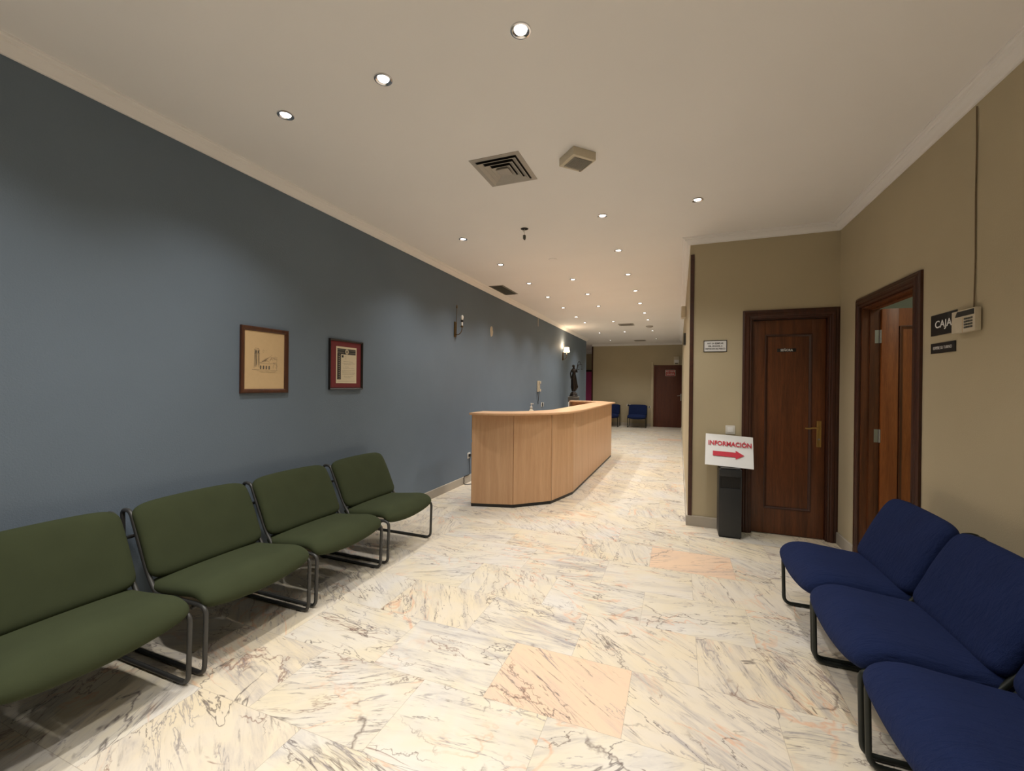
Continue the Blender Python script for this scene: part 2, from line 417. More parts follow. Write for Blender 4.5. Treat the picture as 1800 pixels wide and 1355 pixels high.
# brown corner strips
struct('trim_5', MB().box(XC+0.003, XC+0.038, YP-0.012, YP, 0.1, 2.655, 0.002), M['casing'])
struct('trim_6', MB().box(-2.885, -2.835, YF-0.012, YF+0.02, 0, 2.75), M['casing'])

# ------------------------------------------------------------------ doors (local x right, y up, z out of the wall)
cas = [(0, 0), (0, 0.016), (-0.008, 0.021), (-0.018, 0.019), (-0.026, 0.026), (-0.042, 0.026), (-0.050, 0.020), (-0.062, 0.022), (-0.070, 0.016), (-0.078, 0.014), (-0.078, 0)]
def casing(root, x0, x1, ztop, wd=0.078, mat='casing'):
    k = wd/0.078
    p = [(o*k, h) for (o, h) in cas]
    # travel up the left side, across, down the right side: left of travel is outside
    p = [(-o, h) for (o, h) in p]
    MB().sweep([(x0, 0), (x0, ztop), (x1, ztop), (x1, 0)], p, f3).build('casing', M[mat], root)
def leaf_mesh(w_, h_, t=0.036, px=0.105, pb=0.235, pt=0.135):
    mb = MB()
    mb.box(0, px, 0, h_, -t, 0, 0.0015); mb.box(w_-px, w_, 0, h_, -t, 0, 0.0015)
    mb.box(px, w_-px, 0, pb, -t, 0); mb.box(px, w_-px, h_-pt, h_, -t, 0)
    return mb
def panel(root, w_, h_, px, pb, pt, mat, mmat, back=False):
    MB().box(px-0.002, w_-px+0.002, pb-0.002, h_-pt+0.002, -0.028, -0.009).build('panel', mat, root)
    m = MB().sweep([(px, pb), (w_-px, pb), (w_-px, h_-pt), (px, h_-pt)],
                   [(-0.004, -0.001), (-0.004, 0.004), (0.002, 0.006), (0.008, 0.003), (0.013, -0.003), (0.020, -0.006), (0.020, -0.012), (-0.004, -0.012)], f3, closed=True)
    m.build('moulding', mmat, root)
def lever(root, x, y, mat, flip=-1):
    h = MB(); h.box(x-0.018, x+0.018, y-0.17, y+0.065, 0, 0.007, 0.003)
    o = h.build('handle_plate', mat, root)
    m = MB(); m.lathe([(0.013, 0.0), (0.013, 0.012), (0.009, 0.02), (0.009, 0.045)], (x, y, 0), 14)
    m.tube([(x, y, 0.042), (x+flip*0.02, y+0.003, 0.046), (x+flip*0.05, y+0.004, 0.046), (x+flip*0.085, y-0.004, 0.045), (x+flip*0.115, y-0.002, 0.044)], 0.007, radii=[0.009, 0.008, 0.007, 0.0075, 0.006])
    m.build('lever', mat, o)
    k = MB(); k.lathe([(0.008, 0.007), (0.008, 0.010)], (x, y-0.10, 0), 12); k.build('lock_cylinder', M['steel'], o)

d1 = struct_root('door_1', facing((D1A, YP, 0), (1, 0, 0)))
W1 = D1B-D1A
casing(d1, 0, W1, D1Z)
j = MB(); j.box(0, 0.010, 0, D1Z, -0.14, 0.002); j.box(W1-0.010, W1, 0, D1Z, -0.14, 0.002); j.box(0.010, W1-0.010, D1Z-0.010, D1Z, -0.14, 0.002)
j.build('jamb', M['casing'], d1)
lf = leaf_mesh(W1-0.026, D1Z-0.02)
lo = lf.build('leaf', M['door'], d1); lo.location = (0.013, 0.006, -0.035)
panel(lo, W1-0.026, D1Z-0.02, 0.105, 0.235, 0.135, M['door'], M['casing'])
lever(lo, W1-0.026-0.045, 1.0-0.006, M['brass'])

# open door in the right wall: local x runs towards the camera (-Y)
m2 = facing((xr(D2B), D2B, 0), (0.0122, -1, 0))
d2 = struct_root('door_2', m2)
W2 = D2B-D2A
casing(d2, 0, W2, D2Z)
j = MB(); j.box(0, 0.012, 0, D2Z, -T, 0.002); j.box(W2-0.012, W2, 0, D2Z, -T, 0.002); j.box(0.012, W2-0.012, D2Z-0.012, D2Z, -T, 0.002)
j.box(0.012, 0.024, 0, D2Z-0.012, -0.075, -0.045); j.box(W2-0.024, W2-0.012, 0, D2Z-0.012, -0.075, -0.045); j.box(0.024, W2-0.024, D2Z-0.024, D2Z-0.012, -0.075, -0.045)
j.build('jamb', M['door'], d2)
lh = D2Z-0.02
lf = leaf_mesh(0.76, lh)
lo = lf.build('leaf', M['leaf_lit'], d2)
lo.location = (0.030, 0.004, -T-0.006); lo.rotation_euler = (0, PI/2+0.06, 0)
tag(lo, 'wooden leaf open into the side room, its colour lightened as if lit')
panel(lo, 0.76, lh, 0.115, 0.235, 0.135, M['leaf_lit'], M['door'])
for z in (0.25, 1.0, 1.76):
    h = MB(); h.box(0.0125, 0.0155, z-0.05, z+0.05, -T+0.002, -T+0.045); h.tube([(0.022, z-0.05, -T-0.002), (0.022, z+0.05, -T-0.002)], 0.007)
    h.build('hinge', M['steel'], d2)

# far exit door
d3 = struct_root('door_3', facing((-0.715, YF, 0), (1, 0, 0)))
casing(d3, 0, 0.86, 2.0, 0.07, 'fardoor')
MB().box(0, 0.86, 0, 2.0, 0.0005, 0.012, 0.002).build('leaf', M['fardoor'], d3)
lever(d3, 0.79, 1.06, M['steel'])
for ob in d3.children:
    if ob.name.startswith('handle_plate'): ob.location.z = 0.012
# recess door in the dark wall behind
d4 = struct_root('door_4', facing((-4.5, 17.5, 0), (1, 0, 0)))
MB().box(0, 2.3, 0, 1.93, 0, 0.03).build('leaf', M['magenta'], d4)
MB().box(0, 2.3, 1.93, 2.01, 0, 0.04).build('rail', M['casing'], d4)

# ------------------------------------------------------------------ lounge chairs (local: x to the front, y across, z up; origin on the wall line)
def smooth_curve(pts, n):
    # Catmull-Rom resampling
    P = [Vector(p) for p in pts]; P = [2*P[0]-P[1]] + P + [2*P[-1]-P[-2]]; out = []
    m = len(P)-3
    for i in range(n+1):
        t = i/n*m; k = min(int(t), m-1); u = t-k; a, b, c, d = P[k:k+4]
        out.append(0.5*((2*b)+(c-a)*u+(2*a-5*b+4*c-d)*u*u+(3*b-3*c+d-a)*u**3))
    return out
def cushion(curve, width, thick, n=26, ms=26, cr=0.09, warp=None, pw=7):
    C = smooth_curve(curve, 60)
    def at(t):
        t = max(0, min(1, t))*60; k = min(int(t), 59); return C[k].lerp(C[k+1], t-k), (C[min(k+1, 60)]-C[max(k-1, 0) if k > 0 else 0]).normalized()
    mb = MB(); grids = []
    def remap(q):  # cluster samples to the rim
        return math.sin(q*PI/2)*0.55+q*0.45 if False else (math.copysign(1-(1-abs(q))**1.8, q))
    for sgn in (1, -1):
        g = []
        for i in range(n+1):
            a = remap(-1+2*i/n); row = []
            for k in range(ms+1):
                b = remap(-1+2*k/ms)
                aa = a*(1-cr*0.75*abs(b)**9); bb = b*(1-cr*abs(a)**9)
                p, tg = at((aa+1)/2); nm = Vector((-tg.y, tg.x))
                th = thick*max(0.0, (1-abs(a)**pw))**0.5*max(0.0, (1-abs(b)**(pw+3)))**0.5
                q = p + nm*th*sgn
                v = Vector((q.x, bb*width/2, q.y))
                if warp: v = warp(v, (aa+1)/2, bb)
                row.append(mb.bm.verts.new(v))
            g.append(row)
        grids.append(g)
    for s_, g in enumerate(grids):
        for i in range(n):
            for k in range(ms):
                q = (g[i][k], g[i+1][k], g[i+1][k+1], g[i][k+1])
                mb.bm.faces.new(q if s_ == 0 else q[::-1])
    bmesh.ops.remove_doubles(mb.bm, verts=mb.bm.verts, dist=0.0004)
    return mb
def make_chair(label, wid, fab, frm, puffy=0.0):
    r = thing('lounge_chair', label, 'chair')
    sw = wid+0.012
    def wseat(v, t, b):
        k = (1-b*b)
        v.z += -0.028*k*max(0, t-0.72)/0.28 + 0.010*k*math.sin(PI*min(1, t/0.8)) + puffy*0.5*k*math.sin(PI*t)
        v.x += 0.014*k*t
        return v
    cushion([(0.235, 0.345), (0.36, 0.343), (0.50, 0.356), (0.61, 0.367), (0.672, 0.350), (0.692, 0.312)], sw, 0.037+puffy, warp=wseat).build('seat', fab, r, 180)
    def wback(v, t, b):
        v.x += 0.012*(b*b)*1.0 + puffy*(1-b*b)*0.6; v.z += 0.008*(1-b*b)*t; return v
    cushion([(0.305, 0.372), (0.262, 0.45), (0.212, 0.56), (0.158, 0.66), (0.112, 0.722)], sw, 0.034+puffy*0.6, cr=0.11, warp=wback).build('backrest', fab, r, 180)
    for s in (-1, 1):
        y = s*(wid/2-0.002)
        pts = roundpath([(0.10, y, 0.011), (0.692, y, 0.011), (0.700, y, 0.325), (0.335, y, 0.318), (0.262, y, 0.42), (0.128, y, 0.700), (0.060, y, 0.700), (0.085, y, 0.3)], 0.045, 6, closed=True)
        f = MB().tube(pts, 0.0105, closed=True, seg=10).build('side_frame', frm, r, 60)
        for x in (0.16, 0.62):
            MB().box(x-0.02, x+0.02, y-0.009, y+0.009, 0.0, 0.007, 0.002).build('glide', M['rubber'], f)
    for (x, z) in ((0.60, 0.30), (0.36, 0.30), (0.10, 0.56)):
        MB().tube([(x, -wid/2, z), (x, wid/2, z)], 0.009, seg=8).build('crossbar', frm, r, 60)
    return r
GG = 'green lounge chairs along the blue wall'
g0 = make_chair('dark green lounge chair nearest the camera, cut off by the left photo edge', 0.60, M['green'], M['frame'])
glabels = [None, 'dark green lounge chair below the framed church drawing, second from the camera',
           'dark green fabric lounge chair below the framed certificate, third from the camera',
           'dark green fabric lounge chair nearest the beech reception desk']
for i, yc in enumerate((0.955, 1.615, 2.272, 2.948)):
    o = g0 if i == 0 else copy_tree(g0)
    if glabels[i]: o['label'] = glabels[i]
    o['group'] = GG
    o.matrix_world = rotz((XL+0.004, yc, 0), (0, 0.006, -0.004, 0.003)[i])
o = copy_tree(g0); o.matrix_world = rotz((XL+0.004, 0.295, 0), 0.0); o['group'] = GG
o['label'] = 'dark green lounge chair of the same row, just outside the left photo edge'
BG = 'navy lounge chairs along the beige right wall'
b0 = make_chair('navy blue lounge chair in front of the open wooden door, farthest at right', 0.578, M['bluefab'], M['darkframe'], 0.016)
blabels = [None, 'navy blue fabric lounge chair under the alarm keypad, middle one of the row at right',
           'navy blue fabric lounge chair in the bottom right corner, nearest the camera']
for i, yc in enumerate((2.855, 2.235, 1.615)):
    o = b0 if i == 0 else copy_tree(b0)
    if blabels[i]: o['label'] = blabels[i]
    o['group'] = BG
    o.matrix_world = rotz((xr(yc)-0.006, yc, 0), PI+0.0122+(0.01, -0.008, 0.0)[i])
for k, (xc, lab) in enumerate(((-1.27, 'small far navy chair against the far wall, beside the exit door'), (-2.16, 'small navy chair at the far wall, half hidden by the reception desk end'))):
    o = copy_tree(b0); o['label'] = lab; o['group'] = 'navy chairs against the far wall'
    o.matrix_world = rotz((xc, YF-0.03, 0), -PI/2)

# ------------------------------------------------------------------ reception desk
desk = thing('reception_desk', 'long beech reception desk with faceted curved near end and raised counter top', 'reception desk', Matrix.Translation((-1.2, 5.2, 0)))
dk = Vector((-1.2, 5.2))
A, B, C_, D, E_ = [Vector(p)-dk for p in ((-2.14, 4.275), (-1.69, 4.40), (-1.348, 4.725), (-1.215, 5.25), (-1.195, 8.36))]
F_, G_ = Vector((-1.48, 8.72))-dk, Vector((-2.12, 8.86))-dk
def slab(p, q, z0, z1, t=0.022, gap=0.003, inset=0.0, mbx=None):
    d = (q-p).normalized(); n = Vector((-d.y, d.x)); a = p+d*gap+n*inset; b = q-d*gap+n*inset
    return (mbx or MB()).prism([a, b, b+n*t, a+n*t], z0, z1, 0.001)
for p, q in ((A, B), (B, C_), (C_, D), (D, E_), (E_, F_), (F_, G_)):
    slab(p, q, 0.036, 1.022).build('front_panel', M['beech'], desk)
kk = MB()
for p, q in ((A, B), (B, C_), (C_, D), (D, E_), (E_, F_), (F_, G_)): slab(p, q, 0.0, 0.036, 0.018, -0.002, 0.006, kk)
bk = MB()
for p in (B, C_): bk.prism([(p.x-0.012, p.y+0.020), (p.x+0.004, p.y+0.012), (p.x+0.004, p.y+0.028), (p.x-0.012, p.y+0.032)], 0.04, 1.02)
bk.build('joint_shade', M['black'], desk)  # shade of the panel gaps, put in as black strips behind them
kk.build('plinth', M['black'], desk)
out = [(-2.16, 4.235), (-2.02, 4.222), (-1.86, 4.25), (-1.70, 4.325), (-1.55, 4.43), (-1.42, 4.56), (-1.31, 4.71), (-1.235, 4.88), (-1.19, 5.06), (-1.165, 5.25), (-1.15, 5.5), (-1.132, 8.36), (-1.14, 8.46), (-1.46, 8.775), (-2.13, 8.915)]
inn = [(-2.09, 8.60), (-1.60, 8.49), (-1.49, 8.36), (-1.51, 5.35), (-1.545, 5.17), (-1.62, 4.98), (-1.72, 4.83), (-1.85, 4.70), (-2.0, 4.63), (-2.16, 4.60)]
top = [Vector(p)-dk for p in out+inn]
MB().prism([Vector(p)-dk for p in [(x, y) for x, y in out+inn]], 1.022, 1.047, 0.006).build('counter_top', M['beechtop'], desk)
inn2 = [Vector(p)-dk for p in ((-1.62, 5.25), (-1.64, 8.25), (-2.09, 8.5))]
wt = MB(); wt.prism([Vector(p)-dk for p in ((-2.13, 4.31), (-1.70, 4.43), (-1.375, 4.74), (-1.245, 5.26), (-1.225, 8.33), (-1.50, 8.69), (-2.12, 8.83), (-2.10, 8.2), (-1.80, 7.95), (-1.80, 5.4), (-1.95, 5.1), (-2.14, 5.0))], 0.715, 0.74, 0.003)
wt.build('work_top', M['beechtop'], desk)
e = MB(); e.prism([p-dk for p in map(Vector, ((-2.155, 4.30), (-2.155, 4.98), (-2.135, 4.98), (-2.135, 4.30)))], 0.0, 0.712, 0.001); e.prism([p-dk for p in map(Vector, ((-2.155, 4.30), (-2.155, 4.58), (-2.135, 4.58), (-2.135, 4.30)))], 0.742, 1.020, 0.001)
e.build('end_panel', M['beech'], desk)
tag(MB().box(-2.115-dk.x, -2.095-dk.x, 8.62-dk.y, 8.82-dk.y, 0.742, 1.020, 0.002).build('end_panel', M['white'], desk), 'white upright bracket under far end')

# bottle / dispenser behind the counter
b = thing('dispenser_bottle', 'small beige bottle with white nozzle standing behind the desk counter', 'bottle', Matrix.Translation((-1.92, 5.3, 0.741)))
b.matrix_world = Matrix.Translation((-1.725, 5.1, 0.741))
MB().lathe([(0.0, 0), (0.032, 0.0), (0.034, 0.01), (0.034, 0.27), (0.028, 0.30), (0.014, 0.315), (0.014, 0.33)], seg=20).build('body', M['cream'], b)
MB().lathe([(0.015, 0.33), (0.015, 0.35), (0.006, 0.352), (0.006, 0.375), (0.010, 0.377), (0.010, 0.392), (0.0, 0.392)], seg=14).box(-0.006, 0.03, -0.006, 0.006, 0.378, 0.389, 0.002).build('nozzle', M['white'], b)

# ------------------------------------------------------------------ bin and paper sign
bn = thing('waste_bin', 'tall slim charcoal waste bin against the beige wall beside the closed door', 'bin', Matrix.Translation((0.445, 4.40, 0)))
MB().box(-0.093, 0.093, -0.10, 0.10, 0.012, 0.448, 0.006).box(-0.093, 0.093, -0.10, 0.10, 0.552, 0.618, 0.006).box(-0.093, -0.082, -0.10, 0.10, 0.44, 0.56).box(0.082, 0.093, -0.10, 0.10, 0.44, 0.56).box(-0.09, 0.09, 0.085, 0.10, 0.44, 0.56).build('body', M['bin'], bn)
MB().box(-0.086, 0.086, -0.093, 0.093, 0.0, 0.014).build('foot', M['rubber'], bn)
fl = MB(); fl.box(-0.081, 0.081, -0.088, -0.082, 0.449, 0.551)
for i in range(9): fl.box(-0.078+i*0.019, -0.072+i*0.019, -0.091, -0.087, 0.452, 0.548)
fl.build('flap', M['black'], bn)
MB().box(-0.080, 0.080, -0.088, 0.088, 0.616, 0.630, 0.004).tube([(-0.078, -0.092, 0.626), (0.078, -0.092, 0.626)], 0.004).build('ash_tray', M['frame'], bn)
# paper sign: stands on the bin, leans on the wall
pb, pt_ = Vector((0.436, 4.352, 0.634)), Vector((0.449, 4.508, 0.905))
up = (pt_-pb).normalized(); rt = Vector((1, 0.0, -0.012)).normalized(); rt = (rt-up*rt.dot(up)).normalized()
ps = thing('paper_sign', 'white INFORMACIÓN sheet with a red arrow leaning on top of the charcoal bin', 'sign', facing(pb, rt, up))
H_ = (pt_-pb).length
mb = MB()
nx = 12
for i in range(nx):
    for k_ in range(4):
        def q(i_, k__):
            x = -0.20+0.40*i_/nx; y = H_*k__/4; return (x, y, 0.003*math.sin(i_/nx*PI)+0.004*(k__/4)**2*math.cos(i_/nx*3))
        vs = [mb.bm.verts.new(q(*p)) for p in ((i, k_), (i+1, k_), (i+1, k_+1), (i, k_+1))]
        mb.bm.faces.new(vs)
bmesh.ops.remove_doubles(mb.bm, verts=mb.bm.verts, dist=1e-5)
bmesh.ops.solidify(mb.bm, geom=list(mb.bm.faces), thickness=0.0012)
mb.build('sheet', M['paper'], ps)
MB().text('INFORMACIÓN', 0.062, 0.005, H_*0.70, 0.0085, sx=0.85, bold=0.0016).build('lettering', M['red'], ps, 0)
MB().prism([(-0.135, H_*0.30), (0.055, H_*0.30), (0.055, H_*0.24), (0.125, H_*0.375), (0.055, H_*0.51), (0.055, H_*0.45), (-0.135, H_*0.45)], 0.0065, 0.0080).build('arrow', M['red'], ps, 0)

# ------------------------------------------------------------------ signs and switches on the walls
def sign(name, label, cat, mat4, w_, h_, th, board, frame=None, lines=(), ink='whiteink', fw=0.006):
    r = thing(name, label, cat, mat4)
    MB().box(-w_/2, w_/2, -h_/2, h_/2, 0.0005, th, 0.0006).build('board', board, r)
    if frame:
        MB().sweep([(-w_/2, -h_/2), (w_/2, -h_/2), (w_/2, h_/2), (-w_/2, h_/2)], [(0, 0.0005), (0, th+0.002), (fw, th+0.002), (fw, 0.0005)], f3, closed=True).build('border', frame, r)
    t = MB()
    for (txt, size, x, y, sx, bold) in lines: t.text(txt, size, x, y, th+0.0008, 0.0004, sx=sx, bold=bold)
    t.build('lettering', M[ink], r, 0)
    return r
sign('wall_notice', 'small white framed notice with three lines of black writing, above the light switch', 'sign', facing((0.325, YP, 1.754), (1, 0, 0)), 0.205, 0.112, 0.004, M['paper'], M['blackwood'],
     [('HAY UN EJEMPLAR', 0.021, 0, 0.026, 0.80, 0.0005), ('DEL ARANCEL A', 0.021, 0, 0.0, 0.80, 0.0005), ('DISPOSICION DEL PUBLICO', 0.020, 0, -0.026, 0.70, 0.0005)], 'blackink')
sign('door_sign', 'little black SEÑORA plate on the closed dark door', 'sign', facing((0.925, YP+0.0437, 1.707), (1, 0, 0)), 0.150, 0.032, 0.003, M['black'], None, [('SEÑORA', 0.030, 0, 0.0, 0.85, 0.0004)])
rdir = (0.0122, -1, 0)
sign('wall_sign', 'black CAJA sign on the beige wall, partly covered by the alarm keypad', 'sign', facing((xr(3.0), 3.0, 1.7165), rdir), 0.235, 0.115, 0.004, M['black'], None, [('CAJA', 0.056, 0.0, 0.0, 1.2, 0.0008)])
sign('wall_sign', 'narrow black ESPERE SU TURNO sign below the CAJA sign', 'sign', facing((xr(3.003), 3.003, 1.588), rdir), 0.222, 0.056, 0.005, M['black'], None, [('ESPERE SU TURNO', 0.023, 0.0, 0.0, 0.90, 0.0)])
sign('exit_sign', 'red NO HAY SALIDA sign on the far brown door', 'sign', facing((-0.258, YF-0.0125, 1.815), (1, 0, 0)), 0.31, 0.20, 0.003, M['redsign'], M['whiteink'], [('NO HAY', 0.078, 0, 0.040, 0.95, 0.0), ('SALIDA', 0.078, 0, -0.042, 0.95, 0.0)], 'whiteink', 0.008)
kp = thing('alarm_keypad', 'cream alarm keypad mounted over the end of the CAJA sign', 'keypad', facing((xr(2.78), 2.78, 1.700), rdir))
MB().box(-0.092, 0.090, -0.055, 0.056, 0.0055, 0.030, 0.004).build('body', M['cream'], kp)
MB().prism([(-0.045, 0.050), (0.085, 0.050), (0.085, 0.024), (-0.062, 0.024)], 0.0300, 0.0312).build('display', M['bin'], kp)
MB().box(-0.004, -0.001, -0.056, 0.018, 0.030, 0.0308).build('door_line', M['oldpaper'], kp)
for r_ in range(4):
    for c_ in range(3):
        MB().box(0.012+c_*0.022, 0.030+c_*0.022, 0.004-r_*0.014, 0.013-r_*0.014, 0.030, 0.0325, 0.0006).build('key', M['darkgrille'], kp)
cd = thing('keypad_cable', 'thin brown cable running from the keypad up to the cornice', 'cable', facing((xr(2.745), 2.745, 1.75), rdir))
MB().tube([(0, 0.003, 0.006), (0.002, 0.25, 0.004), (-0.002, 0.55, 0.004), (0.001, 0.8, 0.004), (0.0, 0.985, 0.005)], 0.003, seg=6).build('wire', M['brownwire'], cd)

def plate(name, label, cat, m4, w_, h_, kind='switch', mat='white'):
    r = thing(name, label, cat, m4)
    MB().box(-w_/2, w_/2, -h_/2, h_/2, 0.0005, 0.008, 0.003).build('plate', M[mat], r)
    if kind == 'switch':
        MB().box(-w_*0.30, w_*0.30, -h_*0.28, h_*0.28, 0.008, 0.012, 0.001).build('rocker', M['paper'], r)
    else:
        MB().lathe([(w_*0.30, 0.0079), (w_*0.30, 0.0085), (w_*0.26, 0.0086), (w_*0.26, 0.0080), (0, 0.0080)], seg=18).build('socket_face', M['grille'], r)
    return r
plate('light_switch', 'white light switch above the INFORMACIÓN sheet', 'switch', facing((0.463, YP, 0.955), (1, 0, 0)), 0.082, 0.082)

# ------------------------------------------------------------------ pictures on the blue wall
def picture(name, label, cat, y0, y1, z0, z1, fw, fmat, prof=None):
    yc, zc = (y0+y1)/2, (z0+z1)/2; w_, h_ = y1-y0, z1-z0
    r = thing(name, label, cat, facing((XL, yc, zc), (0, 1, 0)))
    MB().sweep([(-w_/2, -h_/2), (w_/2, -h_/2), (w_/2, h_/2), (-w_/2, h_/2)], [(0, 0.001), (0, 0.018), (fw*0.25, 0.022), (fw*0.6, 0.018), (fw*0.85, 0.014), (fw, 0.010), (fw, 0.001)], f3, closed=True).build('frame', fmat, r)
    return r, w_, h_
pc, w_, h_ = picture('framed_drawing', 'walnut framed ink drawing of a church on aged paper', 'picture', 1.983, 2.352, 1.283, 1.740, 0.030, M['walnut'])
MB().box(-w_/2+0.028, w_/2-0.028, -h_/2+0.028, h_/2-0.028, 0.002, 0.007).build('paper', M['oldpaper'], pc)
rnd = random.Random(4)
dr = MB()
def line(mbx, x0, y0, x1, y1, w=0.0012, z=0.0074):
    d = Vector((x1-x0, y1-y0)); L_ = d.length
    if L_ < 1e-6: return
    n = Vector((-d.y, d.x))/L_*w/2
    mbx.poly([(x0-n.x, y0-n.y, z), (x1-n.x, y1-n.y, z), (x1+n.x, y1+n.y, z), (x0+n.x, y0+n.y, z)])
# bell tower
for q in range(26):
    x = -0.080+rnd.random()*0.034; line(dr, x, -0.05+rnd.random()*0.02, x+rnd.uniform(-.002, .002), 0.055+rnd.random()*0.02, 0.0007)
for (x0, y0, x1, y1) in ((-0.084, -0.055, -0.080, 0.07), (-0.044, -0.055, -0.046, 0.07), (-0.086, 0.07, -0.040, 0.07), (-0.084, 0.045, -0.042, 0.045), (-0.08, 0.07, -0.078, 0.082), (-0.05, 0.07, -0.052, 0.082), (-0.078, 0.082, -0.05, 0.080)):
    line(dr, x0, y0, x1, y1, 0.0016)
for x in (-0.074, -0.058): dr.poly([(x, 0.05, .0075), (x+0.008, 0.05, .0075), (x+0.008, 0.066, .0075), (x, 0.066, .0075)])
# nave roofs
for q in range(34):
    a = rnd.random(); line(dr, -0.03+a*0.13, -0.015+a*0.02+rnd.random()*0.012, 0.0+a*0.10, -0.005+a*0.02+rnd.random()*0.024, 0.0006)
for (x0, y0, x1, y1) in ((-0.045, -0.018, 0.005, 0.000), (0.005, 0.000, 0.035, -0.010), (0.0, 0.0, 0.04, 0.030), (0.04, 0.030, 0.085, 0.012), (-0.04, -0.020, 0.04, -0.022), (0.05, 0.035, 0.054, 0.045), (0.04, -0.022, 0.09, -0.012), (0.08, 0.01, 0.096, 0.01), (0.094, 0.01, 0.094, -0.065)):
    line(dr, x0, y0, x1, y1, 0.0014)
# arcade
for i in range(4):
    x = -0.040+i*0.022; dr.poly([(x, -0.062, .0075), (x+0.010, -0.062, .0075), (x+0.011, -0.040, .0075), (x+0.005, -0.034, .0075), (x, -0.040, .0075)])
for q in range(22):
    x = 0.060+rnd.random()*0.036; y = -0.06+rnd.random()*0.045; line(dr, x, y, x+rnd.uniform(-.004, .006), y+0.010, 0.001)
for q in range(16):
    x = -0.10+rnd.random()*0.16; y = -0.068-rnd.random()*0.018; line(dr, x, y, x+0.03+rnd.random()*0.02, y-0.001, 0.0005)
line(dr, -0.10, -0.066, 0.10, -0.068, 0.0012)
for q in range(7):
    x = -0.028+rnd.random()*0.03; line(dr, x, 0.055+rnd.random()*0.02, x+0.008, 0.056+rnd.random()*0.02, 0.0006)
dr.build('ink_drawing', M['ink'], pc, 0, fix=False)
pc, w_, h_ = picture('framed_certificate', 'black framed certificate with ornamental border on a dark red mount', 'picture', 2.755, 3.155, 1.303, 1.733, 0.016, M['blackwood'])
MB().box(-w_/2+0.015, w_/2-0.015, -h_/2+0.015, h_/2-0.015, 0.002, 0.006).build('mount', M['redmat'], pc)
MB().box(-0.120, 0.125, -0.160, 0.155, 0.006, 0.0075).build('sheet', M['certpaper'], pc)
bd = MB(); z = 0.0080
bd.box(-0.108, 0.113, 0.090, 0.138, z-.0006, z); bd.box(-0.108, -0.065, -0.128, 0.0895, z-.0006, z)
bd.box(-0.055, -0.035, 0.062, 0.082, z-.0006, z)
bd.build('border_print', M['blackink'], pc)
orn = MB(); z = 0.0083
for i in range(13):
    x = -0.100+i*0.0170
    if abs(x-0.005) > 0.03:
        for (a_, b_) in ((0, 0.125), (0.004, 0.104)):
            orn.tube([(x+0.007*math.cos(t), b_+0.006*math.sin(t), z) for t in (0, 0.9, 1.8, 2.7, 3.6, 4.5)], 0.0006, seg=4)
for i in range(12):
    y = 0.075-i*0.0170
    orn.tube([(-0.086+0.013*math.sin(t), y+0.008*math.cos(t), z) for t in (0, 0.9, 1.8, 2.7, 3.6, 4.5)], 0.0008, seg=4)
orn.lathe([(0.022, 0.0076), (0.022, 0.0084), (0.0, 0.0084)], (0.005, 0.114, 0), 20)
orn.build('ornament', M['certpaper'], pc)
tx = MB(); z = 0.0079
tx.tube([(0.005+0.018*math.cos(t*0.3), 0.114+0.018*math.sin(t*0.3), 0.0086) for t in range(21)], 0.0012, closed=True, seg=4)
tx.box(-0.004, 0.014, 0.104, 0.124, 0.0084, 0.0087)
rnd = random.Random(9)
rows = [(0.070, -0.025, 0.0), (0.052, -0.02, 0.0), (0.028, -0.035, 0.08), (0.012, -0.045, 0.108), (0.002, -0.03, 0.06), (-0.018, -0.015, 0.03), (-0.030, -0.04, 0.098), (-0.048, -0.05, 0.108), (-0.060, -0.05, 0.105), (-0.072, -0.05, 0.108), (-0.084, -0.05, 0.10), (-0.100, -0.03, 0.085), (-0.112, -0.02, 0.055)]
for (y, x0, x1) in rows:
    x = x0
    while x < x1:
        w3 = rnd.uniform(0.004, 0.013); line(tx, x, y, min(x+w3, x1), y, 0.0022, z); x += w3+0.003
line(tx, -0.10, -0.145, 0.115, -0.145, 0.001, z)
tx.build('printed_lines', M['ink'], pc, 0, fix=False)

